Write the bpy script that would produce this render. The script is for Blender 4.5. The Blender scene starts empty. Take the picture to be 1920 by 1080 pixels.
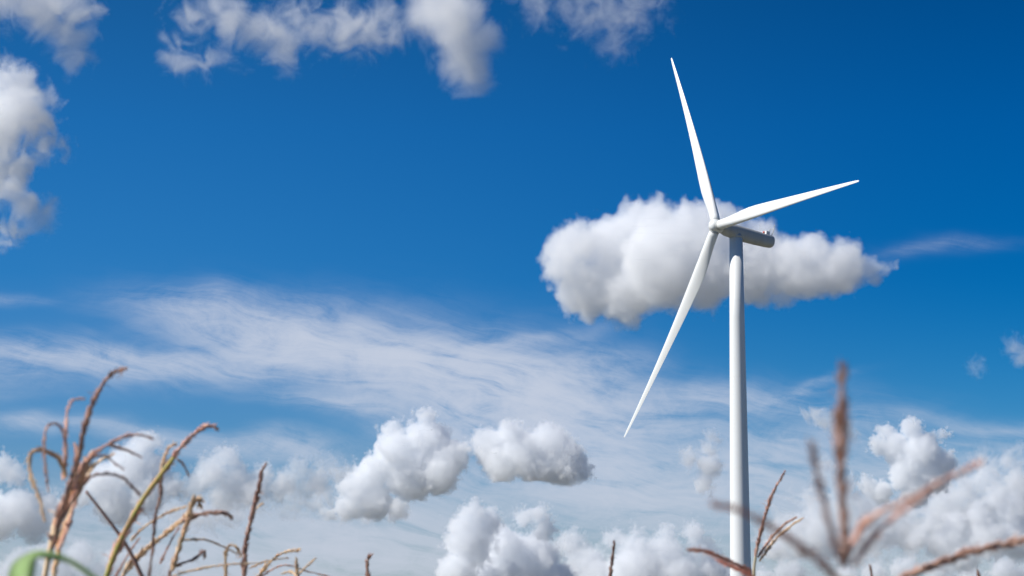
import bpy, math, random
from mathutils import Vector, Matrix, noise as mnoise

sc = bpy.context.scene
COL = sc.collection
R = math.radians

# ---------------------------------------------------------------- camera
FPX = 4500.0                      # focal length in pixels of a 1920-wide frame
PITCH = math.atan(660.0 / FPX)    # horizon lies well below the frame
EYE = Vector((0.0, 0.0, 1.7))
cam_data = bpy.data.cameras.new('camera')
cam = bpy.data.objects.new('camera', cam_data)
COL.objects.link(cam)
cam.location = EYE
cam.rotation_euler = (math.pi / 2 + PITCH, 0, 0)
cam_data.sensor_width = 36.0
cam_data.lens = 36.0 * FPX / 1920.0
cam_data.clip_start = 0.1
cam_data.clip_end = 300000.0
cam_data.dof.use_dof = True
cam_data.dof.focus_distance = 500.0
cam_data.dof.aperture_fstop = 10.5
cam_data.dof.aperture_blades = 7
sc.camera = cam

FWD = Vector((0, math.cos(PITCH), math.sin(PITCH)))
UPV = Vector((0, -math.sin(PITCH), math.cos(PITCH)))
RGT = Vector((1, 0, 0))


def at(x, y, d):
    """Point seen at photo pixel x, y at a distance d along the viewing axis."""
    return EYE + FWD * d + RGT * ((x - 960) / FPX * d) + UPV * ((540 - y) / FPX * d)


# ---------------------------------------------------------------- sun
SUN_EL, SUN_AZ = R(42), R(73)     # azimuth measured to the left of straight behind the camera
SUN_DIR = Vector((-math.sin(SUN_AZ) * math.cos(SUN_EL), -math.cos(SUN_AZ) * math.cos(SUN_EL), math.sin(SUN_EL)))
sun_data = bpy.data.lights.new('sun', 'SUN')
sun_data.energy = 4.9
sun_data.angle = R(0.53)
sun_data.color = (1.0, 0.972, 0.93)
sun = bpy.data.objects.new('sun', sun_data)
COL.objects.link(sun)
sun.rotation_euler = (-SUN_DIR).to_track_quat('-Z', 'Y').to_euler()

# ---------------------------------------------------------------- exposure and sampling
sc.view_settings.view_transform = 'Standard'
sc.view_settings.look = 'None'
sc.view_settings.exposure = 0.12
sc.view_settings.gamma = 1.0
sc.cycles.volume_bounces = 32
sc.cycles.max_bounces = 34
sc.cycles.diffuse_bounces = 4
sc.cycles.transparent_max_bounces = 12
sc.cycles.volume_step_rate = 1.6
sc.cycles.volume_max_steps = 512
sc.cycles.use_adaptive_sampling = True
sc.cycles.adaptive_threshold = 0.03
sc.cycles.use_denoising = True


# ---------------------------------------------------------------- node helpers
class G:
    """Small wrapper that builds math node chains."""
    def __init__(self, tree):
        self.t = tree

    def node(self, kind, **kw):
        n = self.t.nodes.new(kind)
        for k, v in kw.items():
            setattr(n, k, v)
        return n

    def put(self, sock, v):
        if isinstance(v, bpy.types.NodeSocket):
            self.t.links.new(v, sock)
        else:
            sock.default_value = v

    def m(self, op, a, b=None, c=None, clamp=False):
        n = self.node('ShaderNodeMath', operation=op, use_clamp=clamp)
        for i, v in enumerate((a, b, c)):
            if v is not None:
                self.put(n.inputs[i], v)
        return n.outputs[0]

    def smooth(self, v, lo, hi, a=0.0, b=1.0):
        n = self.node('ShaderNodeMapRange', interpolation_type='SMOOTHSTEP')
        for s, x in zip(('Value', 'From Min', 'From Max', 'To Min', 'To Max'), (v, lo, hi, a, b)):
            self.put(n.inputs[s], x)
        return n.outputs[0]

    def xyz(self, x, y, z):
        n = self.node('ShaderNodeCombineXYZ')
        for s, v in zip(n.inputs, (x, y, z)):
            self.put(s, v)
        return n.outputs[0]

    def noise(self, vec, scale, detail=4, rough=0.5, normalize=True, dist=0.0):
        n = self.node('ShaderNodeTexNoise', noise_dimensions='3D', normalize=normalize)
        self.put(n.inputs['Vector'], vec)
        n.inputs['Scale'].default_value = scale
        n.inputs['Detail'].default_value = detail
        n.inputs['Roughness'].default_value = rough
        n.inputs['Distortion'].default_value = dist
        return n.outputs[0]

    def mix(self, fac, a, b, mode='MIX'):
        n = self.node('ShaderNodeMix', data_type='RGBA', blend_type=mode)
        self.put(n.inputs[0], fac)
        self.put(n.inputs[6], a)
        self.put(n.inputs[7], b)
        return n.outputs[2]


# ---------------------------------------------------------------- sky
world = bpy.data.worlds.new('World')
sc.world = world
world.use_nodes = True
wt = world.node_tree
g = G(wt)
bg = wt.nodes['Background']
sky = g.node('ShaderNodeTexSky', sky_type='NISHITA')
sky.sun_disc = False
sky.sun_elevation = SUN_EL
sky.sun_rotation = math.atan2(SUN_DIR.x, SUN_DIR.y)
sky.air_density = 1.0
sky.dust_density = 0.4
sky.ozone_density = 2.0
tc = g.node('ShaderNodeTexCoord')
sep = g.node('ShaderNodeSeparateXYZ')
g.put(sep.inputs[0], tc.outputs['Generated'])
dx, dy, dz = sep.outputs
# azimuth and elevation of a direction, in units of 1/4500 (about 0.0127 degree)
az = g.m('MULTIPLY', g.m('ARCTAN2', dx, dy), FPX)
el = g.m('MULTIPLY', g.m('ARCSINE', dz), FPX)
# deep polarised blue: grade of the clear sky by elevation and by side
ramp = g.node('ShaderNodeValToRGB')
g.put(ramp.inputs[0], g.m('DIVIDE', el, 1400.0, clamp=True))
GRADE = [(0.00, (0.66, 0.80, 0.95)), (0.14, (0.39, 0.62, 0.95)), (0.28, (0.17, 0.51, 0.92)), (0.48, (0.050, 0.415, 0.86)), (0.68, (0.032, 0.38, 0.81)), (0.84, (0.028, 0.325, 0.68)), (1.00, (0.028, 0.30, 0.63))]
cr = ramp.color_ramp
cr.elements[0].position, cr.elements[0].color = GRADE[0][0], (*GRADE[0][1], 1)
cr.elements[1].position, cr.elements[1].color = GRADE[-1][0], (*GRADE[-1][1], 1)
for p_, c_ in GRADE[1:-1]:
    e_ = cr.elements.new(p_)
    e_.color = (*c_, 1)
graded = g.mix(1.0, sky.outputs[0], ramp.outputs[0], 'MULTIPLY')
side = g.smooth(az, -1000.0, 1100.0, 0.0, 1.0)
high = g.smooth(el, 150.0, 750.0, 0.0, 1.0)      # the side-to-side change fades towards the horizon
side = g.m('MULTIPLY_ADD', g.m('SUBTRACT', side, .42), high, .42)
side_col = g.mix(side, (1.7, 1.08, 1.0, 1), (0.0, 0.70, 0.78, 1))
graded = g.mix(1.0, graded, side_col, 'MULTIPLY')

# thin high cloud: streaks and veils at given azimuth / elevation
VEILS = [  # x, y, rx, ry, tilt (deg, falling to the right), strength
    (200, 678, 300, 36, -2, 1.1), (370, 600, 120, 26, 8, .7), (560, 640, 200, 44, 13, 1.25),
    (800, 715, 250, 72, 12, 1.25), (1050, 690, 170, 42, 2, .65), (1010, 800, 240, 110, 16, 1.0),
    (640, 775, 120, 18, 12, .60), (900, 640, 150, 11, -8, .40), (1340, 742, 170, 30, -3, .75),
    (1500, 718, 90, 9, -14, .40), (1745, 462, 120, 20, -4, .15), (60, 790, 140, 16, 9, .55),
    (330, 825, 200, 22, 8, .55), (560, 850, 140, 20, 10, .6), (1460, 830, 170, 50, -10, .55),
    (1870, 790, 160, 16, 4, .40), (1850, 850, 160, 25, 3, .6), (20, 545, 80, 14, 0, .2),
    (300, 1010, 420, 80, 4, .75), (720, 1010, 260, 90, 0, 1.2), (1220, 930, 260, 70, 6, .95),
    (1560, 930, 240, 90, 0, .7), (1830, 980, 260, 90, 0, .9), (1200, 1090, 900, 80, 0, .7),
    (1050, 760, 300, 60, 20, .40), (250, 1080, 400, 60, 0, .6),
]
wv = g.xyz(g.m('MULTIPLY', az, 0.0022), g.m('MULTIPLY', el, 0.0045), 3.1)
warp = g.noise(wv, 1.0, 3, .5, False)
warp2 = g.noise(g.xyz(g.m('MULTIPLY', az, 0.003), g.m('MULTIPLY', el, 0.006), 9.7), 1.0, 3, .5, False)
azw = g.m('MULTIPLY_ADD', warp, 75.0, az)
elw = g.m('MULTIPLY_ADD', warp2, 34.0, el)
total = 0.0
for (x, y, rx, ry, tl, s) in VEILS:
    d0 = (FWD * FPX + RGT * (x - 960) + UPV * (540 - y)).normalized()
    a0, e0 = math.atan2(d0.x, d0.y) * FPX, math.asin(d0.z) * FPX
    ca, sa = math.cos(R(-tl)), math.sin(R(-tl))
    ua = g.m('SUBTRACT', azw, a0)
    ub = g.m('SUBTRACT', elw, e0)
    p = g.m('MULTIPLY_ADD', ub, sa / rx, g.m('MULTIPLY', ua, ca / rx))
    q = g.m('MULTIPLY_ADD', ub, ca / ry, g.m('MULTIPLY', ua, -sa / ry))
    r2 = g.m('MULTIPLY_ADD', p, p, g.m('MULTIPLY', q, q))
    total = g.m('MULTIPLY_ADD', g.m('EXPONENT', g.m('MULTIPLY', r2, -1.0)), s, total)
sa_ = g.m('MULTIPLY_ADD', elw, 0.0045, g.m('MULTIPLY', azw, 0.0009))     # across the fibres
sb_ = g.m('MULTIPLY_ADD', azw, 0.0016, g.m('MULTIPLY', elw, -0.0004))    # along them
fib = g.noise(g.xyz(sb_, g.m('MULTIPLY', sa_, 2.6), 0.0), 2.2, 9, .66, True, .35)
fib2 = g.noise(g.xyz(g.m('MULTIPLY', az, .006), g.m('MULTIPLY', el, .011), 5.0), 1.4, 8, .68, True, .6)
fib = g.m('MULTIPLY_ADD', g.smooth(fib, 0.30, 0.70, 0.0, 1.0), .75, g.m('MULTIPLY', g.smooth(fib2, .30, .70, 0.0, 1.0), .55))
fib = g.m('MULTIPLY_ADD', fib, 1.2, .13)
veil = g.m('MULTIPLY', total, fib)
veil = g.m('SUBTRACT', 1.0, g.m('EXPONENT', g.m('MULTIPLY', veil, -1.15)))
low = g.smooth(el, 0.0, 430.0, 0.0, 1.0)
veil_col = g.mix(low, (4.9, 5.4, 6.3, 1), (5.1, 5.65, 6.8, 1))
final = g.mix(veil, graded, veil_col)
g.put(bg.inputs[0], final)
bg.inputs[1].default_value = 0.1
world.cycles.sampling_method = 'MANUAL'
world.cycles.sample_map_resolution = 512


# ---------------------------------------------------------------- tagging helpers
def tag(o, label=None, cat=None, group=None, kind=None):
    for k, v in (('label', label), ('category', cat), ('group', group), ('kind', kind)):
        if v:
            o[k] = v
    return o


def empty(name, loc, label, cat, group=None):
    o = bpy.data.objects.new(name, None)
    COL.objects.link(o)
    o.location = loc
    return tag(o, label, cat, group)


class MB:
    """Collects world-space geometry that becomes one mesh object."""
    def __init__(self):
        self.v, self.f = [], []

    def add(self, verts, faces):
        n = len(self.v)
        self.v += [tuple(p) for p in verts]
        self.f += [tuple(i + n for i in fc) for fc in faces]

    def loft(self, rings, cap=True):
        n = len(rings[0])
        vs = [p for r_ in rings for p in r_]
        fs = []
        for i in range(len(rings) - 1):
            for j in range(n):
                k = (j + 1) % n
                fs.append((i * n + j, i * n + k, (i + 1) * n + k, (i + 1) * n + j))
        if cap:
            fs.append(tuple(range(n - 1, -1, -1)))
            fs.append(tuple((len(rings) - 1) * n + j for j in range(n)))
        self.add(vs, fs)

    def build(self, name, mat, parent=None, smooth=True):
        off = parent.location if parent else Vector((0, 0, 0))
        if parent is not None and parent.parent is not None:
            off = off + parent.parent.location
        me = bpy.data.meshes.new(name)
        me.from_pydata([(p[0] - off[0], p[1] - off[1], p[2] - off[2]) for p in self.v], [], self.f)
        me.update()
        if smooth:
            for p in me.polygons:
                p.use_smooth = True
        me.materials.append(mat)
        o = bpy.data.objects.new(name, me)
        COL.objects.link(o)
        if parent is not None:
            o.parent = parent
        return o


def frame(d):
    d = d.normalized()
    a = Vector((0, 0, 1)) if abs(d.z) < .9 else Vector((1, 0, 0))
    u = d.cross(a).normalized()
    return u, d.cross(u).normalized()


def ring(c, u, w, r, n):
    return [c + u * (r * math.cos(2 * math.pi * k / n)) + w * (r * math.sin(2 * math.pi * k / n)) for k in range(n)]


def revolve(mb, base, axis, prof, n=48, cap=True):
    """prof: list of (distance along axis, radius)."""
    u, w = frame(axis)
    axis = axis.normalized()
    mb.loft([ring(base + axis * s, u, w, r_, n) for s, r_ in prof], cap)


# ---------------------------------------------------------------- materials
def mat_paint(name, col, rough=0.42, streak=0.05):
    m = bpy.data.materials.new(name)
    m.use_nodes = True
    q = G(m.node_tree)
    b = m.node_tree.nodes['Principled BSDF']
    t = q.node('ShaderNodeTexCoord')
    mp = q.node('ShaderNodeMapping')
    mp.inputs['Scale'].default_value = (0.9, 0.9, 0.12)
    q.put(mp.inputs[0], t.outputs['Object'])
    n = q.noise(mp.outputs[0], 1.0, 6, .6)
    f = q.smooth(n, .45, .8, 0.0, 1.0)
    dirt = tuple(c * (1 - streak * k) for c, k in zip(col, (2.4, 2.6, 3.2)))
    q.put(b.inputs['Base Color'], q.mix(f, (*col, 1), (*dirt, 1)))
    q.put(b.inputs['Roughness'], q.smooth(n, .3, .8, rough - .06, rough + .14))
    return m


def mat_plant(name, c1, c2, c3, scale, rough=.75, trans=0.0):
    m = bpy.data.materials.new(name)
    m.use_nodes = True
    q = G(m.node_tree)
    b = m.node_tree.nodes['Principled BSDF']
    t = q.node('ShaderNodeTexCoord')
    info = q.node('ShaderNodeObjectInfo')
    n1 = q.noise(t.outputs['Object'], scale, 4, .6)
    n2 = q.noise(t.outputs['Object'], scale * 9, 2, .5)
    a = q.mix(q.smooth(n1, .38, .64), (*c1, 1), (*c2, 1))
    a = q.mix(q.smooth(n2, .5, .72), a, (*c3, 1))
    hs = q.node('ShaderNodeHueSaturation')
    q.put(hs.inputs['Value'], q.smooth(info.outputs['Random'], 0, 1, .8, 1.2))
    q.put(hs.inputs['Color'], a)
    q.put(b.inputs['Base Color'], hs.outputs[0])
    b.inputs['Roughness'].default_value = rough
    b.inputs['Specular IOR Level'].default_value = .2
    if trans:      # thin tissue lets light through
        tr = q.node('ShaderNodeBsdfTranslucent')
        q.put(tr.inputs[0], hs.outputs[0])
        mx = q.node('ShaderNodeMixShader')
        mx.inputs[0].default_value = trans
        q.put(mx.inputs[1], b.outputs[0])
        q.put(mx.inputs[2], tr.outputs[0])
        q.put(m.node_tree.nodes['Material Output'].inputs[0], mx.outputs[0])
    return m


M_TOWER = mat_paint('tower_paint', (.80, .80, .77), .40, .02)
M_BLADE = mat_paint('blade_gelcoat', (.84, .84, .80), .32, .02)
M_NAC = mat_paint('nacelle_paint', (.50, .51, .49), .5, .05)
M_METAL = mat_paint('galvanised_metal', (.55, .55, .55), .35, .05)
M_RED = mat_paint('red_lamp_glass', (.45, .04, .03), .2, .02)
M_DARK = mat_paint('dark_seal', (.10, .11, .12), .6, .05)
M_RUST = mat_plant('rust_spikelets', (.72, .43, .32), (.58, .31, .22), (.84, .62, .47), 30)
M_TAN = mat_plant('tan_spikelets', (.84, .60, .36), (.72, .46, .27), (.88, .72, .50), 30)
M_PEACH = mat_plant('peach_spikelets', (.90, .56, .42), (.82, .46, .33), (.92, .70, .56), 30, .8, .35)
M_DUSK = mat_plant('dusky_spikelets', (.62, .41, .35), (.50, .31, .26), (.72, .52, .45), 30, .8, .2)
M_BROWN = mat_plant('dark_brown_stem', (.32, .17, .13), (.46, .27, .20), (.60, .41, .30), 25)
M_YELLOW = mat_plant('yellow_green_stem', (.58, .46, .14), (.56, .34, .16), (.38, .42, .12), 14, .6, .2)
M_GREEN = mat_plant('green_leaf', (.60, .82, .34), (.70, .86, .46), (.52, .76, .26), 6, .45, .5)
M_PALE = mat_plant('pale_stalk', (.60, .52, .36), (.50, .40, .24), (.68, .60, .44), 20, .7, .2)

# ---------------------------------------------------------------- ground
gm = bpy.data.materials.new('field_soil_and_crop')
gm.use_nodes = True
q = G(gm.node_tree)
t = q.node('ShaderNodeTexCoord')
n1 = q.noise(t.outputs['Object'], .004, 5, .6)
n2 = q.noise(t.outputs['Object'], 1.3, 8, .7)
a = q.mix(q.smooth(n1, .4, .6), (.12, .11, .075, 1), (.17, .15, .11, 1))
a = q.mix(q.smooth(n2, .45, .65), a, (.075, .075, .045, 1))
q.put(gm.node_tree.nodes['Principled BSDF'].inputs['Base Color'], a)
gm.node_tree.nodes['Principled BSDF'].inputs['Roughness'].default_value = .95
bp = q.node('ShaderNodeBump')
bp.inputs['Strength'].default_value = .5
bp.inputs['Distance'].default_value = .1
q.put(bp.inputs['Height'], n2)
q.put(gm.node_tree.nodes['Principled BSDF'].inputs['Normal'], bp.outputs[0])
gb = MB()
RINGS = [0, 3, 8, 20, 60, 200, 800, 4000, 20000, 90000]
rows = []
for ri, rr in enumerate(RINGS[1:]):
    rows.append([Vector((rr * math.cos(k * math.pi / 24), rr * math.sin(k * math.pi / 24), 0)) for k in range(48)])
gb.loft(rows, cap=False)
gb.add([(0, 0, 0)] + [tuple(p) for p in rows[0]], [(0, 1 + k, 1 + (k + 1) % 48) for k in range(48)])
tag(gb.build('ground', gm, None, False), kind='structure')

# ---------------------------------------------------------------- wind turbine
HUB = Vector((42.82, 495.36, 87.46))
YAW, TILT, PHASE, CONE = 1.0619, 0.1645, -0.5424, 0.0213
AX = Vector((-math.sin(YAW) * math.cos(TILT), -math.cos(YAW) * math.cos(TILT), math.sin(TILT)))
RT = Vector((math.cos(YAW), -math.sin(YAW), 0))
UPR = AX.cross(RT)
if UPR.z < 0:
    UPR = -UPR
BACK = Vector((-AX.x, -AX.y, 0)).normalized()
TOWER_C = Vector((HUB.x, HUB.y, 0)) + BACK * 4.9
turbine = empty('wind_turbine', TOWER_C, 'tall white three-bladed wind turbine standing in front of the big puffy cloud', 'wind turbine')

TOP_Z = HUB.z - 2.05
mb = MB()
R_TOP, R_BOT = 1.38, 2.35
prof = []
N_SEC = 5
for i in range(N_SEC + 1):
    prof.append((TOP_Z * i / N_SEC, R_BOT + (R_TOP - R_BOT) * i / N_SEC))
revolve(mb, TOWER_C, Vector((0, 0, 1)), prof, 64)
tower = mb.build('tower', M_TOWER, turbine)
for z in (18.0, 37.0, 56.0, 72.0):       # flange joints between the tower cans
    mb = MB()
    rr = R_BOT + (R_TOP - R_BOT) * z / TOP_Z + .012
    revolve(mb, TOWER_C + Vector((0, 0, z)), Vector((0, 0, 1)), [(-.04, rr - .02), (-.035, rr), (.035, rr - .001), (.04, rr - .02)], 64, False)
    mb.build('flange_seam', M_TOWER, tower, False)
mb = MB()
revolve(mb, TOWER_C + Vector((0, 0, TOP_Z + .0)), Vector((0, 0, 1)), [(.002, 1.50), (.30, 1.50), (.34, 1.42), (.7, 1.42)], 48)
mb.build('yaw_ring', M_NAC, turbine)
mb = MB()
dr = Vector((-.55, -.835, 0)).normalized()
du = Vector((-dr.y, dr.x, 0))
pts = []
for s0 in (2.25, 2.40):
    for hx, hz in ((-.45, .9), (.45, .9), (.45, 2.7), (.3, 2.95), (-.3, 2.95), (-.45, 2.7)):
        pts.append(TOWER_C + dr * s0 + du * hx + Vector((0, 0, hz)))
mb.add(pts, [(0, 1, 2, 3, 4, 5), (11, 10, 9, 8, 7, 6)] + [(i, (i + 1) % 6, 6 + (i + 1) % 6, 6 + i) for i in range(6)])
mb.build('door', M_METAL, turbine, False)

# nacelle: rounded lozenge section swept backwards from the rotor
mb = MB()
NB = -AX
NU, NW = RT, UPR


def nac_ring(s, hw, hh, dz, e=2.7, n=40):
    c = HUB + NB * s + NW * dz
    out = []
    for k in range(n):
        th = 2 * math.pi * k / n
        cx_, sy_ = math.cos(th), math.sin(th)
        out.append(c + NU * (hw * math.copysign(abs(cx_) ** (2 / e), cx_)) + NW * (hh * math.copysign(abs(sy_) ** (2 / e), sy_)))
    return out


mb.loft([nac_ring(1.15, .95, .95, 0, 2), nac_ring(1.5, 1.18, 1.2, 0, 2.2), nac_ring(2.4, 1.35, 1.4, -.05), nac_ring(4.5, 1.42, 1.5, -.1),
         nac_ring(8, 1.42, 1.5, -.1), nac_ring(11, 1.38, 1.42, -.06), nac_ring(13.4, 1.3, 1.32, 0), nac_ring(14.1, 1.2, 1.22, 0), nac_ring(14.35, .98, 1.0, 0), nac_ring(14.42, .5, .5, 0)])
nac = mb.build('nacelle', M_NAC, turbine)
mb = MB()
c0 = HUB + NB * 13.5 + NW * 1.25
for sx in (-.75, .75):
    b0 = c0 + NU * sx
    revolve(mb, b0, NW + NB * .25, [(0, .11), (1.9, .08)], 8)
revolve(mb, c0 + NU * -.85 + NW * 1.6 + NB * .42, NU, [(0, .08), (1.7, .08)], 8)
mb.build('sensor_mast', M_METAL, turbine)
mb = MB()
revolve(mb, c0 + NU * .75 + (NW + NB * .25).normalized() * 1.9, NW, [(0, .05), (.25, .05), (.3, .18), (.42, .18), (.5, .05), (.9, .03)], 10)
mb.build('wind_sensor', M_METAL, turbine)
mb = MB()
revolve(mb, HUB + NB * 11.9 + NW * 1.25, NW, [(0, .16), (.15, .22), (.5, .22), (.62, .12)], 14)
mb.build('warning_light', M_RED, turbine)
for s_, hh_ in ((5.2, 1), (9.6, 1)):        # panel joints round the housing
    mb = MB()
    ra, rb = nac_ring(s_ - .05, 1.435, 1.515, -.1), nac_ring(s_ + .05, 1.435, 1.515, -.1)
    mb.loft([ra, rb], False)
    mb.build('panel_joint', M_NAC, nac)
for sy in (-.45, .45):                      # louvred vents at the rear
    mb = MB()
    for lz in range(5):
        c_ = HUB + NB * 14.43 + NU * sy + NW * (-.34 + .16 * lz)
        mb.add([c_ + NU * a1 * .3 + NW * a2 * .05 + NB * a3 * .03 for a1 in (-1, 1) for a2 in (-1, 1) for a3 in (0, 1)],
               [(0, 1, 3, 2), (4, 6, 7, 5), (0, 4, 5, 1), (2, 3, 7, 6), (1, 5, 7, 3), (0, 2, 6, 4)])
    mb.build('rear_vent', M_DARK, nac, False)
mb = MB()   # cooler / vent box on the rear roof
cc = HUB + NB * 12.5 + NW * 1.5
bx = [cc + NB * sx * .45 + NU * sy * .8 + NW * sz * .4 for sx in (-1, 1) for sy in (-1, 1) for sz in (-1, 1)]
mb.add(bx, [(0, 1, 3, 2), (4, 6, 7, 5), (0, 4, 5, 1), (2, 3, 7, 6), (1, 5, 7, 3), (0, 2, 6, 4)])
mb.build('roof_cooler', M_TOWER, turbine, False)

# hub with spinner
mb = MB()
revolve(mb, HUB + AX * 1.75, -AX, [(0, .05), (.06, .42), (.25, .82), (.6, 1.16), (1.1, 1.34), (1.9, 1.42), (2.7, 1.36), (2.95, 1.22)], 40)
mb.build('hub', M_BLADE, turbine)

# blades: airfoil sections lofted from a round root to a thin tip
ST = [  # span fraction, chord, thickness ratio, roundness (1 = circle), twist deg
    (.020, 2.05, 1.0, 1, 14), (.045, 2.08, 1.0, 1, 14), (.08, 2.22, .84, .8, 14), (.12, 2.48, .64, .5, 13.5), (.17, 2.76, .49, .2, 12.5),
    (.22, 2.88, .40, .05, 11), (.28, 2.76, .34, 0, 9), (.36, 2.48, .29, 0, 7), (.46, 2.10, .26, 0, 5), (.56, 1.76, .24, 0, 3.5),
    (.66, 1.44, .22, 0, 2.2), (.76, 1.14, .21, 0, 1.2), (.86, .84, .20, 0, .6), (.93, .64, .19, 0, .2), (.975, .48, .18, 0, 0), (.994, .34, .18, 0, 0), (1.0, .12, .2, 0, 0)]


def section(ch, tr, rnd, n=28):
    """Outline in (x = towards trailing edge, y = thickness)."""
    out = []
    for k in range(n):
        th = 2 * math.pi * k / n
        cx_ = .5 * (1 + math.cos(th))           # 1 at trailing edge
        yt = 5 * tr * (.2969 * math.sqrt(cx_) - .126 * cx_ - .3516 * cx_ ** 2 + .2843 * cx_ ** 3 - .1036 * cx_ ** 4)
        ya = math.copysign(yt, math.sin(th)) if abs(math.sin(th)) > 1e-6 else 0
        xa = cx_ - .33
        xc, yc = .5 * math.cos(th), .5 * tr * math.sin(th)
        out.append((ch * (xa * (1 - rnd) + xc * rnd), ch * (ya * (1 - rnd) + yc * rnd)))
    return out


PITCHES = (-16, -4, 22)
for k in range(3):
    ang = PHASE + k * 2 * math.pi / 3
    rad = (RT * math.sin(ang) + UPR * math.cos(ang))
    span = (rad * math.cos(CONE) + AX * math.sin(CONE)).normalized()
    tang = (RT * math.cos(ang) - UPR * math.sin(ang)).normalized()   # clockwise = leading side
    thick = span.cross(tang).normalized()
    if thick.dot(AX) < 0:
        thick = -thick
    rings = []
    for (f_, ch, tr, rnd, tw) in ST:
        b_ = R(PITCHES[k] + tw * .5)
        te = -tang * math.cos(b_) - thick * math.sin(b_)
        tk = thick * math.cos(b_) - tang * math.sin(b_)
        bend = AX * (-2.2 * f_ * (1 - f_)) - tang * ((0, 1.6, 0)[k] * f_ * (1 - f_))
        c = HUB + span * (50.0 * f_) + bend
        rings.append([c + te * x_ + tk * y_ for x_, y_ in section(ch, tr, rnd)])
    mb = MB()
    mb.loft(rings)
    bl = mb.build('blade', M_BLADE, turbine)
    mb = MB()
    revolve(mb, HUB + span * .95, span, [(0, 1.08), (.45, 1.08), (.5, 1.045)], 32)
    mb.build('root_collar', M_NAC, bl)


# ---------------------------------------------------------------- grass plants
def catmull(P, n):
    P = [P[0] * 2 - P[1]] + list(P) + [P[-1] * 2 - P[-2]]
    out = []
    for i in range(1, len(P) - 2):
        for j in range(n):
            t_ = j / n
            a_, b_, c_, d_ = P[i - 1], P[i], P[i + 1], P[i + 2]
            out.append(.5 * ((2 * b_) + (c_ - a_) * t_ + (2 * a_ - 5 * b_ + 4 * c_ - d_) * t_ ** 2 + (3 * b_ - a_ - 3 * c_ + d_) * t_ ** 3))
    out.append(P[-2])
    return out


def resample(P, step):
    out = [P[0]]
    acc = 0.0
    for a_, b_ in zip(P, P[1:]):
        L = (b_ - a_).length
        while acc + L >= step:
            t_ = (step - acc) / L
            a_ = a_.lerp(b_, t_)
            out.append(a_)
            L = (b_ - a_).length
            acc = 0.0
        acc += L
    out.append(P[-1])
    return out


def tube(mb, P, rad, n=7):
    u = None
    rings = []
    for i, p in enumerate(P):
        d = (P[min(i + 1, len(P) - 1)] - P[max(i - 1, 0)]).normalized()
        if u is None:
            u, w = frame(d)
        else:
            u = (u - d * u.dot(d)).normalized()
            w = d.cross(u)
        rings.append(ring(p, u, w, rad(i / max(1, len(P) - 1)), n))
    mb.loft(rings)


def spikelet(mb, p, d, L, r_):
    u, w = frame(d)
    m_ = p + d * (L * .4)
    vs = [p, m_ + u * r_, m_ + w * r_ * .7, m_ - u * r_, m_ - w * r_ * .7, p + d * L]
    mb.add(vs, [(0, 2, 1), (0, 3, 2), (0, 4, 3), (0, 1, 4), (5, 1, 2), (5, 2, 3), (5, 3, 4), (5, 4, 1)])


def spike(name, px, dist, wpx, mat, parent, rng, dd=0.0, taper=.75, hairy=1.0):
    """A flowering spike or seed-bearing branch: thin core thickly set with spikelets. wpx is the full width in photo pixels."""
    n = len(px)
    P = [at(x, y, dist + dd * (i / max(1, n - 1)) ** 1.3) for i, (x, y) in enumerate(px)]
    P = resample(catmull(P, 14), .0035)
    w0 = wpx / FPX * dist * .5 * 1.4
    mb = MB()
    tube(mb, P[::3] + ([P[-1]] if (len(P) - 1) % 3 else []), lambda t_: w0 * .42 * (1 - .5 * t_))
    for i in range(1, len(P) - 1):
        t_ = i / len(P)
        d = (P[i + 1] - P[i - 1]).normalized()
        u, w = frame(d)
        env = w0 * (1 - (1 - taper) * t_) * (.8 + .4 * mnoise.noise(P[i] * 60))
        if t_ > .93:
            env *= (1 - t_) / .07 * .7 + .3
        if hairy > .5 and rng.random() < .10:      # loose hanging anthers and awns
            a_ = rng.uniform(0, 2 * math.pi)
            side_ = u * math.cos(a_) + w * math.sin(a_)
            spikelet(mb, P[i] + side_ * env * .7, (d * .5 + side_ * .9 + Vector((0, 0, -.5))).normalized(), env * rng.uniform(1.6, 2.8), env * .16)
        for _k in range(3):
            a_ = rng.uniform(0, 2 * math.pi)
            side_ = u * math.cos(a_) + w * math.sin(a_)
            spread = rng.uniform(.22, .5) * (1.3 if rng.random() < .06 * hairy else 1)
            L = env * rng.uniform(1.5, 2.4)
            spikelet(mb, P[i] + side_ * env * .3, (d + side_ * spread).normalized(), L, env * rng.uniform(.22, .36))
    return mb.build(name, mat, parent, False)


def stem(name, px, dist, w0, w1, mat, parent, dd=0.0):
    P = [at(x, y, dist + dd * i / max(1, len(px) - 1)) for i, (x, y) in enumerate(px)]
    P = catmull(P, 8)
    mb = MB()
    tube(mb, P, lambda t_: (w0 + (w1 - w0) * t_) / FPX * dist * .5)
    return mb.build(name, mat, parent)


def leaf(P, width, mat, parent, rng, name='leaf', droop_fold=.25):
    """Long blade leaf with a folded midrib and a little thickness."""
    P = catmull(P, 8)
    mb = MB()
    n = len(P)
    rings = []
    for i, p in enumerate(P):
        t_ = i / (n - 1)
        d = (P[min(i + 1, n - 1)] - P[max(i - 1, 0)]).normalized()
        s_ = d.cross(Vector((0, 0, 1)))
        s_ = s_.normalized() if s_.length > 1e-3 else Vector((1, 0, 0))
        nn = s_.cross(d).normalized()
        wv_ = width * (min(1, t_ * 5 + .35)) * (1 - t_ ** 2.5) + .0008
        rings.append([p - s_ * wv_ + nn * wv_ * droop_fold, p - nn * .0006, p + s_ * wv_ + nn * wv_ * droop_fold, p + nn * .0012])
    mb.loft(rings)
    return mb.build(name, mat, parent)


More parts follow.
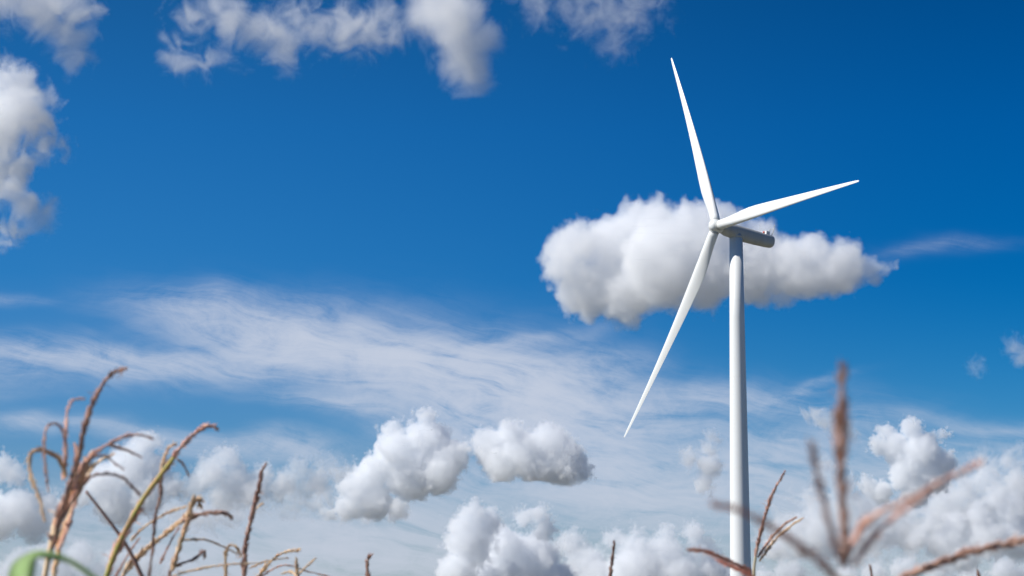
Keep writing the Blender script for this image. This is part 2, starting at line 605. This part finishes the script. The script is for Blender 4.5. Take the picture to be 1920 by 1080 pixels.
def plant(name_label, base_px, dist, stalk_w, rng, stalk_mat=None, leaves=3, group='flowering grass plants in the foreground', ground_x=0.0):
    """Root empty on the ground and a stalk rising to the photo point base_px."""
    top = at(base_px[0], base_px[1], dist)
    foot = Vector((top.x + ground_x, top.y + rng.uniform(-.08, .08), 0))
    root = empty('grass_plant', foot, name_label, 'grass plant', group)
    mb = MB()
    w = stalk_w / FPX * dist * .5
    P = catmull([foot, foot.lerp(top, .35) + Vector((rng.uniform(-.02, .02), 0, 0)), foot.lerp(top, .7), top], 8)
    tube(mb, P, lambda t_: w * (1.7 - .7 * t_))
    mb.build('stalk', stalk_mat or M_PALE, root)
    for i in range(leaves):
        t_ = .12 + .55 * (i + .3) / leaves
        p0 = foot.lerp(top, t_)
        a_ = rng.uniform(0, 2 * math.pi)
        o = Vector((math.cos(a_), math.sin(a_), 0))
        L = rng.uniform(.35, .55)
        zmax = min(.16, top.z * .78 - p0.z + .05)
        leaf([p0, p0 + o * L * .3 + Vector((0, 0, zmax)), p0 + o * L * .7 + Vector((0, 0, zmax * .8)), p0 + o * L + Vector((0, 0, -.12))], .014, M_GREEN, root, rng)
    return root


rng = random.Random(5)
S = 'seed_spike'
# -- plant at the far left: fan of curling spikes
p = plant('tall reddish grass at the far left with a fan of curling seed spikes', (84, 1082), 4.0, 9, rng, M_PALE, 3)
stem('flower_stalk', [(84, 1084), (90, 1050), (97, 1020), (104, 985)], 4.0, 10, 14, M_TAN, p)
spike(S, [(97, 1030), (106, 985), (118, 945), (134, 900), (148, 850), (162, 790), (184, 735), (208, 702), (238, 690)], 4.0, 17, M_RUST, p, rng, -.05, .62)
spike(S, [(100, 1015), (112, 970), (134, 925), (156, 885), (172, 856)], 4.0, 22, M_TAN, p, rng, .04, .9)
spike(S, [(110, 985), (135, 935), (150, 880), (178, 850), (206, 831), (235, 818), (262, 815), (288, 823)], 4.0, 12, M_RUST, p, rng, .1, .55)
spike(S, [(118, 900), (121, 862), (123, 815), (126, 772), (136, 751), (160, 747)], 4.0, 9, M_RUST, p, rng, .12, .7)
spike(S, [(122, 880), (124, 845), (117, 806), (101, 794), (86, 806), (83, 850), (91, 924)], 4.0, 8, M_RUST, p, rng, -.1, .7)
spike(S, [(124, 895), (112, 862), (90, 848), (70, 844), (55, 856), (58, 893), (73, 932), (84, 978)], 4.0, 11, M_TAN, p, rng, -.12, .75)
spike(S, [(200, 834), (226, 840), (246, 848), (266, 858)], 4.05, 8, M_RUST, p, rng, .05, .5)
spike(S, [(140, 930), (168, 895), (194, 889), (225, 893), (245, 909), (263, 930)], 4.0, 8, M_BROWN, p, rng, .1, .9, .4)
spike(S, [(168, 858), (195, 854), (212, 866), (232, 880)], 4.0, 7, M_RUST, p, rng, .08, .6)
mb_leaf = [(192, 1096), (160, 1070), (130, 1052), (98, 1043), (68, 1044), (49, 1056), (43, 1078), (45, 1112)]
LP = [at(x, y, 2.3 - .1 * i / 7) for i, (x, y) in enumerate(mb_leaf)]
lroot = empty('grass_plant', Vector((LP[0].x + .06, LP[0].y, 0)), 'low plant with one broad bright green drooping leaf at the bottom left corner', 'grass plant', 'flowering grass plants in the foreground')
mbx = MB()
tube(mbx, catmull([lroot.location.copy(), lroot.location + Vector((.01, 0, .8)), lroot.location + Vector((0, 0, 1.45)), LP[0]], 8), lambda t_: .006 - .003 * t_)
mbx.build('stalk', M_GREEN, lroot)
# broad fleshy end that hangs over
PP = catmull(LP, 8)
mbx = MB()
rings = []
for i, pnt in enumerate(PP):
    t_ = i / (len(PP) - 1)
    d = (PP[min(i + 1, len(PP) - 1)] - PP[max(i - 1, 0)]).normalized()
    s_ = d.cross(Vector((-.45, -.85, .28)))     # the upper face looks up and to the left, into the sun
    s_.normalize()
    nn = s_.cross(d).normalized()
    w_ = .0026 + .0135 * max(0, min(1, (t_ - .3) / .4)) ** 1.3 * (1 - max(0, (t_ - .85) / .15) ** 2 * .7)
    rings.append([pnt - s_ * w_ + nn * w_ * .12, pnt - nn * .0006, pnt + s_ * w_ + nn * w_ * .12, pnt + nn * .0012])
mbx.loft(rings)
mbx.build('leaf', M_GREEN, lroot)

p = plant('slender tan grass half hidden behind the fan of curling spikes', (100, 1084), 4.5, 7, rng, M_PALE, 2)
spike(S, [(100, 1086), (112, 1020), (132, 960), (158, 905), (180, 870), (214, 850)], 4.5, 13, M_TAN, p, rng, .1, .6)
spike(S, [(110, 1030), (128, 985), (142, 930), (146, 880), (140, 830)], 4.5, 11, M_RUST, p, rng, .1, .6)
# -- long leaning spike
p = plant('long leaning rust and yellow seed spike with bent tip, second from the left', (198, 1084), 4.8, 9, rng, M_YELLOW, 2)
spike(S, [(198, 1086), (218, 1032), (241, 987), (272, 932), (303, 889), (330, 850), (352, 825), (377, 804), (397, 798), (409, 806)], 4.8, 15, M_RUST, p, rng, .05, .7)
stem('flower_stalk', [(196, 1090), (214, 1040), (237, 990), (268, 936), (300, 892), (326, 858)], 4.76, 9, 8, M_YELLOW, p)
spike(S, [(300, 900), (305, 872), (312, 848), (320, 836), (330, 833)], 4.8, 9, M_TAN, p, rng, .05, .7)
spike(S, [(303, 889), (300, 932), (291, 971), (286, 1030), (278, 1090)], 4.85, 8, M_BROWN, p, rng, .0, .9, .4)
spike(S, [(331, 860), (342, 868), (349, 880), (354, 892)], 4.85, 6, M_RUST, p, rng, .05, .6)

# -- dark bare stem crossing it
p = plant('thin dark bare stem crossing the leaning rust spike at the left', (268, 1084), 5.2, 9, rng, M_BROWN, 1)
stem('flower_stalk', [(268, 1086), (249, 1045), (226, 1006), (194, 963), (161, 921)], 5.2, 9, 5, M_BROWN, p)

# -- brush of spikes right of it
p = plant('short tan grass with bent knobbly head and side spikes', (228, 1086), 5.4, 8, rng, M_YELLOW, 2)
spike(S, [(226, 1086), (249, 1053), (288, 1018), (323, 991), (342, 975), (356, 958)], 5.4, 12, M_TAN, p, rng, .05, .85)
spike(S, [(323, 1070), (338, 1018), (350, 983), (357, 958), (363, 940), (374, 938), (374, 950)], 5.4, 13, M_TAN, p, rng, .0, .95)
spike(S, [(340, 976), (370, 966), (401, 961), (426, 963), (434, 972)], 5.4, 11, M_RUST, p, rng, .08, .7)
spike(S, [(245, 1014), (272, 987), (311, 963), (348, 950)], 5.5, 7, M_TAN, p, rng, .0, .8)
spike(S, [(300, 1057), (319, 1018), (335, 990)], 5.4, 6, M_BROWN, p, rng, .05, .7)
spike(S, [(316, 1090), (325, 1064), (362, 1049), (381, 1033), (384, 1045)], 5.4, 8, M_BROWN, p, rng, .08, .8)
spike(S, [(344, 1012), (385, 1012), (412, 1022), (447, 1039)], 5.5, 6, M_TAN, p, rng, .1, .7)
spike(S, [(307, 1088), (350, 1072), (412, 1060), (490, 1055)], 5.5, 6, M_TAN, p, rng, .1, .6)
spike(S, [(214, 1086), (240, 1040), (262, 1008)], 5.4, 6, M_BROWN, p, rng, .1, .6)

# -- upright dark spike
p = plant('upright dark brown pointed seed spike rising among low tan grass', (457, 1084), 6.0, 8, rng, M_BROWN, 2)
spike(S, [(457, 1088), (461, 1020), (474, 962), (486, 910), (491, 884), (499, 869)], 6.0, 12, M_BROWN, p, rng, .0, .72)
spike(S, [(464, 1000), (472, 968), (484, 950), (494, 944)], 6.0, 7, M_TAN, p, rng, .05, .7)
spike(S, [(424, 1090), (423, 1050), (427, 1026), (440, 1024), (453, 1042)], 6.0, 8, M_TAN, p, rng, .0, .8)

# -- low arching grass right of it
p = plant('low tan grass with thin arching spikes right of the upright dark spike', (480, 1086), 6.5, 6, rng, M_PALE, 2)
spike(S, [(480, 1088), (505, 1055), (530, 1037), (562, 1031)], 6.5, 8, M_TAN, p, rng, .0, .7)
spike(S, [(470, 1064), (500, 1052), (540, 1046)], 6.5, 5, M_TAN, p, rng, .1, .7)
spike(S, [(478, 1088), (530, 1060), (580, 1072), (630, 1084)], 6.5, 5, M_RUST, p, rng, .1, .7)
p = plant('small orange-tan forked grass head at the bottom edge left of centre', (558, 1086), 6.2, 6, rng, M_PALE, 2)
spike(S, [(558, 1088), (557, 1068), (555, 1048)], 6.2, 8, M_TAN, p, rng, .0, .8)
spike(S, [(557, 1080), (575, 1062), (593, 1046)], 6.2, 6, M_TAN, p, rng, .1, .7)
spike(S, [(557, 1082), (545, 1072), (528, 1076)], 6.2, 6, M_TAN, p, rng, .1, .7)

p = plant('tiny dark hooked grass tip alone at the bottom edge left of centre', (691, 1086), 7.0, 8, rng, M_BROWN, 2)
spike(S, [(691, 1090), (689, 1070), (689, 1055), (693, 1043)], 7.0, 10, M_BROWN, p, rng, .0, .7)
p = plant('single slender dark brown spike at the bottom edge left of the turbine tower', (1145, 1086), 8.5, 7, rng, M_BROWN, 2)
spike(S, [(1143, 1094), (1147, 1055), (1152, 1016)], 8.5, 8, M_BROWN, p, rng, .0, .6)
p = plant('short dark grass tip at the bottom edge right of the big blurred grass', (1634, 1086), 7.5, 6, rng, M_BROWN, 2)
spike(S, [(1636, 1092), (1634, 1075), (1631, 1060)], 7.5, 7, M_BROWN, p, rng, .0, .6)
p = plant('tiny dark grass tip at the bottom edge near the right corner', (1838, 1088), 7.5, 6, rng, M_BROWN, 2)
spike(S, [(1838, 1094), (1836, 1080), (1832, 1068)], 7.5, 7, M_BROWN, p, rng, .0, .6)

# -- three-pronged grass beside the tower foot
p = plant('slim grass with three dark slanting prongs close beside the turbine tower', (1414, 1084), 8.0, 6, rng, M_PALE, 2)
stem('flower_stalk', [(1414, 1088), (1414, 1065), (1417, 1042)], 8.0, 6, 5, M_PALE, p)
spike(S, [(1416, 1043), (1427, 995), (1445, 934), (1472, 883)], 8.0, 9, M_RUST, p, rng, .0, .6)
spike(S, [(1421, 1045), (1445, 1010), (1470, 984), (1493, 970)], 8.0, 7, M_RUST, p, rng, .1, .7)
spike(S, [(1424, 1052), (1452, 1014), (1482, 987), (1506, 971)], 8.0, 7, M_TAN, p, rng, .15, .7)
spike(S, [(1409, 1072), (1375, 1056), (1340, 1040), (1318, 1033), (1287, 1031)], 5.0, 9, M_PEACH, p, rng, -.6, .7)
spike(S, [(1412, 1080), (1370, 1062), (1342, 1048)], 4.8, 9, M_PEACH, p, rng, -.3, .7)

# -- big blurred grass close to the lens
p = plant('big blurred pink-brown grass near the lens with one spike straight up', (1583, 1086), 1.65, 30, rng, M_PALE, 3)
spike(S, [(1583, 1062), (1581, 971), (1577, 854), (1578, 760), (1580, 684)], 1.65, 25, M_RUST, p, rng, -.02, .95)
spike(S, [(1580, 1062), (1557, 991), (1538, 913), (1527, 862), (1521, 832)], 1.55, 19, M_DUSK, p, rng, -.05, .8)
spike(S, [(1588, 1050), (1612, 995), (1655, 958), (1719, 930), (1766, 902), (1805, 884), (1840, 866)], 1.65, 18, M_RUST, p, rng, .06, .7)
spike(S, [(1600, 1060), (1633, 1010), (1672, 973), (1711, 944), (1760, 908)], 1.65, 18, M_PEACH, p, rng, .05, .7)
spike(S, [(1575, 1090), (1532, 1049), (1478, 1010), (1416, 971), (1369, 952), (1336, 946)], 1.5, 21, M_PEACH, p, rng, -.08, .6)
# -- long low spike at the right edge
p = plant('long rust spike arching from the bottom edge out of the right side', (1660, 1100), 2.9, 14, rng, M_BROWN, 2)
spike(S, [(1660, 1100), (1720, 1070), (1775, 1050), (1825, 1034), (1867, 1023), (1945, 1010)], 2.9, 21, M_RUST, p, rng, .05, .85)


# ---------------------------------------------------------------- clouds
def cloud_material(name, mfp, col=(1, 1, 1)):
    m = bpy.data.materials.new(name)
    m.use_nodes = True
    m.node_tree.nodes.clear()
    o = m.node_tree.nodes.new('ShaderNodeOutputMaterial')
    v = m.node_tree.nodes.new('ShaderNodeVolumePrincipled')
    v.inputs['Color'].default_value = (*col, 1)
    v.inputs['Density'].default_value = 1.0 / mfp
    v.inputs['Anisotropy'].default_value = 0.0
    m.node_tree.links.new(v.outputs[0], o.inputs['Volume'])
    return m


def cloud(label, D, blobs, mfp=14, lam=70, amp=26, edge=7, fa=1.1, rough=.52, seed=0, vox=2.4, squash=1.0, base=None, wisp=0.0, group='puffy white clouds in the sky', off=.30, deep=.8, col=(1, 1, 1)):
    """A cumulus as a real volume: union of puffs, eroded and billowed by fractal noise. All lengths in photo pixels at distance D."""
    k = D / FPX
    r0 = random.Random(seed + 100)
    cx_ = sum(b[0] for b in blobs) / len(blobs)
    cy_ = sum(b[1] for b in blobs) / len(blobs)
    org = at(cx_, cy_, D)
    ng = bpy.data.node_groups.new('cloud_density', 'GeometryNodeTree')
    ng.interface.new_socket('Geometry', in_out='INPUT', socket_type='NodeSocketGeometry')
    ng.interface.new_socket('Geometry', in_out='OUTPUT', socket_type='NodeSocketGeometry')
    q = G(ng)
    out = q.node('NodeGroupOutput')
    pos = q.node('GeometryNodeInputPosition').outputs[0]
    sc_ = q.node('ShaderNodeVectorMath', operation='SCALE')
    q.put(sc_.inputs[0], pos)
    sc_.inputs['Scale'].default_value = 1.0 / k          # work in pixel units
    P = sc_.outputs[0]
    cur = None
    B = []
    for b in blobs:
        x, y, r_ = b[:3]
        dpt = b[3] if len(b) > 3 else r0.uniform(-.45, .45) * r_
        B.append((x - cx_, dpt, cy_ - y, r_))
    for (x, y, z, r_) in B:
        n = q.node('ShaderNodeVectorMath', operation='DISTANCE')
        q.put(n.inputs[0], P)
        n.inputs[1].default_value = (x, y, z)
        v = q.m('SUBTRACT', float(r_), n.outputs['Value'])
        cur = v if cur is None else q.m('SMOOTH_MAX', cur, v, 10.0)
    sh = q.node('ShaderNodeVectorMath', operation='ADD')
    q.put(sh.inputs[0], P)
    sh.inputs[1].default_value = (seed * 317.1, seed * 71.7, seed * 13.3)
    w1 = q.noise(sh.outputs[0], 1.0 / lam, 2, .5, False)
    big = q.m('ABSOLUTE', w1)
    w2 = q.noise(sh.outputs[0], 2.6 / lam, 6, rough, False)
    fine = q.m('ABSOLUTE', w2)
    if wisp:      # torn, fibrous vapour instead of rounded puffs
        w3 = q.noise(sh.outputs[0], 1.3 / lam, 7, .66, False, 1.2)
        disp = q.m('MULTIPLY_ADD', w3, amp * 1.9, q.m('MULTIPLY', big, amp * .8))
        v = q.m('ADD', cur, q.m('SUBTRACT', disp, amp * off))
    else:
        disp = q.m('MULTIPLY_ADD', fine, amp * fa, q.m('MULTIPLY', big, amp * 1.2))
        v = q.m('ADD', cur, q.m('SUBTRACT', disp, amp * off * 2.0))
    if base is not None:
        sp = q.node('ShaderNodeSeparateXYZ')
        q.put(sp.inputs[0], P)
        hgt = q.m('SUBTRACT', sp.outputs[2], float(cy_ - base))
        v = q.m('SMOOTH_MIN', v, q.m('MULTIPLY_ADD', w1, amp * .6, hgt), 8.0)
    v = q.m('DIVIDE', v, float(edge), clamp=True)
    vc = q.node('GeometryNodeVolumeCube')
    q.put(vc.inputs['Density'], v)
    mg = amp * .9 + 6
    lo = [(min(b[i] - b[3] for b in B) - mg) * k for i in range(3)]
    hi = [(max(b[i] + b[3] for b in B) + mg) * k for i in range(3)]
    vc.inputs['Min'].default_value = lo
    vc.inputs['Max'].default_value = hi
    for i, a_ in enumerate('XYZ'):
        vc.inputs['Resolution ' + a_].default_value = max(6, int((hi[i] - lo[i]) / (vox * k)))
    m = cloud_material('cloud_vapour', mfp * k, col)
    sm = q.node('GeometryNodeSetMaterial')
    q.put(sm.inputs[0], vc.outputs[0])
    sm.inputs['Material'].default_value = m
    q.put(out.inputs[0], sm.outputs[0])
    vol = bpy.data.volumes.new('cloud')
    vol.materials.append(m)
    o = bpy.data.objects.new('cloud', vol)
    COL.objects.link(o)
    o.location = org
    md = o.modifiers.new('density', 'NODES')
    md.node_group = ng
    tag(o, label, 'cloud', group)
    return o


FAR = (.9915, .9955, 1.0)  # bluish haze of distance put into the vapour colour of far clouds
cloud('big white puffy cloud right behind the turbine rotor', 7500,
      [(1062, 485, 54), (1078, 455, 50), (1108, 535, 66), (1150, 460, 64), (1175, 550, 64), (1222, 430, 66), (1240, 500, 88), (1300, 440, 68), (1320, 515, 74),
       (1365, 432, 48), (1400, 505, 74), (1425, 432, 36), (1480, 510, 66), (1520, 485, 52), (1562, 505, 56), (1592, 495, 43), (1630, 508, 28), (1658, 503, 16), (1682, 502, 9)],
      mfp=32, lam=88, amp=23, edge=12, seed=1, vox=2.1, rough=.5, fa=.95)
cloud('soft grey-white cloud cut by the top left corner', 5000,
      [(10, -20, 60), (70, 0, 58), (130, 5, 50), (100, 40, 40), (135, 75, 34), (155, 108, 24)], mfp=58, lam=95, amp=22, edge=38, seed=2, vox=3.2, wisp=1, off=.1)
cloud('tall ragged grey cloud on the left edge below the corner cloud', 5200,
      [(0, 160, 52), (30, 205, 58), (-20, 230, 70), (55, 230, 42), (85, 278, 30), (30, 300, 38), (-10, 320, 50), (20, 355, 38), (55, 395, 30), (22, 430, 20)], mfp=34, lam=80, amp=22, edge=32, seed=3, vox=3.2, wisp=1, off=.1)
cloud('wispy torn white cloud at the top edge left of centre', 5000,
      [(330, 85, 30), (350, 30, 28), (345, 110, 26), (392, 112, 32), (395, 20, 32), (432, 40, 38), (470, 60, 36), (510, 60, 40), (545, 88, 38), (560, 35, 40), (600, 60, 36), (650, 50, 46), (700, 62, 36), (715, 20, 36), (740, 60, 26)],
      mfp=62, lam=80, amp=21, edge=38, seed=4, vox=3.2, wisp=1, off=.05)
cloud('smooth rounded white cloud hanging from the top edge, left of the turbine', 5000,
      [(820, 0, 62), (850, 45, 72), (868, 100, 62), (883, 132, 48), (900, 70, 44), (800, 30, 46)], mfp=55, lam=120, amp=14, edge=40, seed=5, vox=3.2, wisp=1, off=.1)
cloud('faint purplish wisp at the top edge above the highest blade', 5000,
      [(1010, -10, 40), (1080, 5, 44), (1140, 30, 42), (1150, 78, 28), (1190, 15, 40), (1230, 5, 26)], mfp=170, lam=60, amp=26, edge=34, seed=6, vox=3.5, wisp=1, off=.1)
cloud('peaked white cumulus, left one of the pair low in the middle', 17000,
      [(797, 784, 22), (776, 808, 22), (733, 810, 25), (802, 830, 46), (745, 850, 46), (842, 862, 40), (705, 868, 24), (692, 890, 36), (770, 885, 56), (820, 890, 42), (665, 915, 30), (655, 950, 30), (705, 942, 36), (618, 964, 14), (745, 955, 24)],
      mfp=16, lam=52, amp=15, edge=5, seed=7, vox=1.8, rough=.6, base=982, col=FAR)
cloud('flat-based white cumulus, right one of the pair low in the middle', 17000,
      [(956, 817, 30), (925, 840, 38), (902, 832, 22), (978, 850, 48), (1035, 837, 42), (1060, 864, 42), (1092, 887, 22), (940, 874, 38), (1005, 880, 38), (1045, 892, 30)],
      mfp=17, lam=55, amp=14, edge=5, seed=8, vox=1.8, rough=.6, base=908, col=FAR)
cloud('towering blue-shaded cumulus at the bottom edge left of the lowest blade tip', 26000,
      [(888, 968, 26, -70), (866, 992, 26, -80), (918, 980, 26, -50), (872, 1020, 34, -80), (890, 1035, 34, -40), (938, 1020, 40, 70), (985, 970, 20, 30), (1012, 965, 20, 20), (1025, 990, 22, 30), (965, 1055, 62, 110), (860, 1075, 38, -90), (1010, 1045, 44, 100), (900, 1095, 50, 20), (1035, 1095, 50, 110), (960, 1072, 20, -20), (845, 1010, 14, -90), (900, 1000, 28, -60)],
      mfp=16, lam=40, amp=18, edge=5, seed=9, vox=1.9, rough=.62, col=FAR)
cloud('bank of small ragged white clouds at the bottom edge just left of the tower', 30000,
      [(1070, 1020, 30), (1100, 1060, 40), (1152, 1012, 22), (1190, 1035, 36), (1200, 1000, 14), (1252, 1000, 20), (1245, 1040, 42), (1300, 998, 24), (1315, 1025, 26), (1180, 1080, 50, -50), (1270, 1085, 50), (1120, 1090, 44), (1335, 1070, 36)],
      mfp=23, lam=36, amp=18, edge=7, seed=10, vox=1.9, rough=.64, col=FAR)
cloud('bright knobbly cumulus tower at the right, between the blurred grass spikes', 20000,
      [(1663, 810, 18), (1709, 804, 23), (1745, 824, 16), (1771, 812, 12), (1645, 832, 18), (1680, 838, 30), (1725, 850, 38), (1765, 870, 28), (1700, 882, 34), (1750, 895, 32), (1625, 908, 16), (1650, 925, 24), (1715, 920, 30), (1690, 900, 24)],
      mfp=13, lam=34, amp=12, edge=4, seed=11, vox=1.8, rough=.62, col=FAR)
cloud('wide hazy grey-white cloud mass low at the right', 24000,
      [(1480, 1000, 44), (1535, 965, 42), (1530, 1005, 48), (1590, 945, 40), (1640, 965, 44), (1700, 985, 50), (1780, 940, 56), (1850, 905, 44), (1898, 875, 26), (1915, 935, 56), (1850, 975, 54), (1770, 1000, 52), (1560, 900, 24), (1620, 1010, 36)],
      mfp=42, lam=60, amp=26, edge=14, seed=12, vox=2.3, wisp=1, off=.25, col=FAR)
cloud('row of small white clouds along the bottom edge at the right', 32000,
      [(1480, 1075, 28), (1640, 1078, 28), (1700, 1070, 28), (1755, 1072, 25), (1820, 1085, 25), (1880, 1070, 28), (1915, 1085, 26), (1590, 1090, 28)], mfp=20, lam=32, amp=15, edge=6, seed=13, vox=2.0, rough=.64, col=FAR)
cloud('pair of small faint upright cloud puffs just left of the tower', 18000,
      [(1293, 857, 18), (1333, 822, 12), (1333, 846, 18), (1327, 875, 22), (1320, 905, 20)], mfp=17, lam=40, amp=9, edge=12, seed=14, vox=2.2, wisp=1, off=.0, col=FAR)
cloud('small faint cloud puff behind the straight blurred spike', 18000,
      [(1522, 775, 14), (1544, 790, 20), (1570, 803, 22), (1590, 815, 16)], mfp=28, lam=40, amp=10, edge=12, seed=15, vox=2.2, wisp=1, off=.0, col=FAR)
cloud('small faint cloud scrap cut by the right edge of the picture', 12000,
      [(1905, 652, 20), (1918, 665, 22)], mfp=60, lam=34, amp=10, edge=18, seed=16, vox=2.4, wisp=1, off=.0)
cloud('tiny faint cloud scrap near the right edge, lower left of the other scrap', 12000,
      [(1830, 686, 16), (1828, 698, 12)], mfp=90, lam=26, amp=8, edge=16, seed=17, vox=2.4, wisp=1, off=.0)
cloud('white cloud on the left edge behind the fan of curling spikes', 22000,
      [(0, 878, 30), (28, 890, 25), (40, 955, 40), (-5, 970, 50), (85, 945, 28), (110, 965, 28), (60, 985, 34)], mfp=25, lam=44, amp=16, edge=7, seed=18, vox=2.1, rough=.62, col=FAR)
cloud('bright cloud heap behind the two tallest spikes at the left', 22000,
      [(262, 840, 30), (285, 828, 20), (240, 875, 46), (195, 905, 40), (290, 880, 34), (215, 945, 42), (275, 930, 38), (155, 925, 28), (320, 915, 26)], mfp=22, lam=46, amp=16, edge=6, seed=19, vox=2.1, rough=.62, col=FAR)
cloud('grey-white cloud heap left of the upright dark spike', 22000,
      [(428, 860, 26), (400, 887, 36), (445, 905, 36), (350, 920, 24), (372, 905, 24), (490, 898, 30), (420, 930, 32), (520, 915, 26), (470, 925, 30)], mfp=29, lam=42, amp=18, edge=7, seed=20, vox=2.1, rough=.62, col=FAR)
cloud('small white cloud heap between the upright dark spike and the peaked cumulus', 22000,
      [(563, 876, 22), (540, 898, 26), (598, 902, 27), (632, 890, 20), (575, 915, 24)], mfp=35, lam=38, amp=14, edge=8, seed=21, vox=2.1, rough=.62, col=FAR)
cloud('long pale cloud bank low behind the grass at the bottom left', 30000,
      [(40, 1050, 30), (90, 1040, 32), (150, 1047, 34), (210, 1054, 32), (270, 1060, 28), (10, 1080, 34), (110, 1080, 40), (190, 1085, 40), (320, 1080, 26)], mfp=34, lam=50, amp=14, edge=10, seed=22, vox=2.3, rough=.6, col=FAR)
cloud('broad crisp cumulus bank filling the bottom right corner', 21500,
      [(1905, 905, 22), (1870, 930, 24), (1900, 955, 34), (1835, 965, 26), (1790, 985, 28), (1745, 970, 20), (1770, 1020, 34), (1850, 1010, 40), (1910, 1010, 42), (1720, 1010, 24), (1800, 1045, 34)],
      mfp=22, lam=40, amp=15, edge=6, seed=23, vox=2.0, rough=.62, col=FAR)
cloud('low white cloud between the tower and the big blurred grass', 21500,
      [(1500, 985, 24), (1470, 1000, 24), (1530, 1000, 28), (1560, 985, 20), (1500, 1020, 30), (1555, 1025, 26), (1450, 1030, 24)], mfp=23, lam=38, amp=15, edge=7, seed=24, vox=2.1, rough=.62, col=FAR)
cloud('small bright scrap of cloud below the knobbly cumulus tower', 25000,
      [(1600, 1000, 12), (1640, 1000, 16), (1672, 1012, 16), (1705, 1030, 18), (1640, 1030, 20), (1610, 1045, 22)], mfp=26, lam=34, amp=14, edge=7, seed=25, vox=2.1, rough=.62, col=FAR)
cloud('flat dim sliver of cloud under the peaked cumulus', 21000,
      [(600, 962, 12), (640, 968, 16), (690, 972, 16), (735, 972, 14), (765, 968, 8), (575, 958, 6)], mfp=30, lam=36, amp=10, edge=7, seed=26, vox=2.0, rough=.62, col=FAR)
cloud('dim broken cloud bank behind and left of the peaked cumulus', 30000,
      [(480, 940, 26), (540, 935, 28), (600, 930, 26), (650, 900, 24), (610, 880, 20), (330, 960, 28), (380, 965, 30), (430, 960, 28)], mfp=48, lam=48, amp=18, edge=12, seed=27, vox=2.4, wisp=1, off=.1, col=FAR)
cloud('row of low bright puffs cut by the bottom edge in front of the ragged bank', 33000,
      [(1060, 1085, 30), (1120, 1075, 26), (1180, 1070, 30), (1225, 1060, 26), (1340, 1075, 24), (1370, 1090, 26), (1430, 1088, 26)], mfp=17, lam=32, amp=14, edge=6, seed=28, vox=2.0, rough=.62, col=FAR)
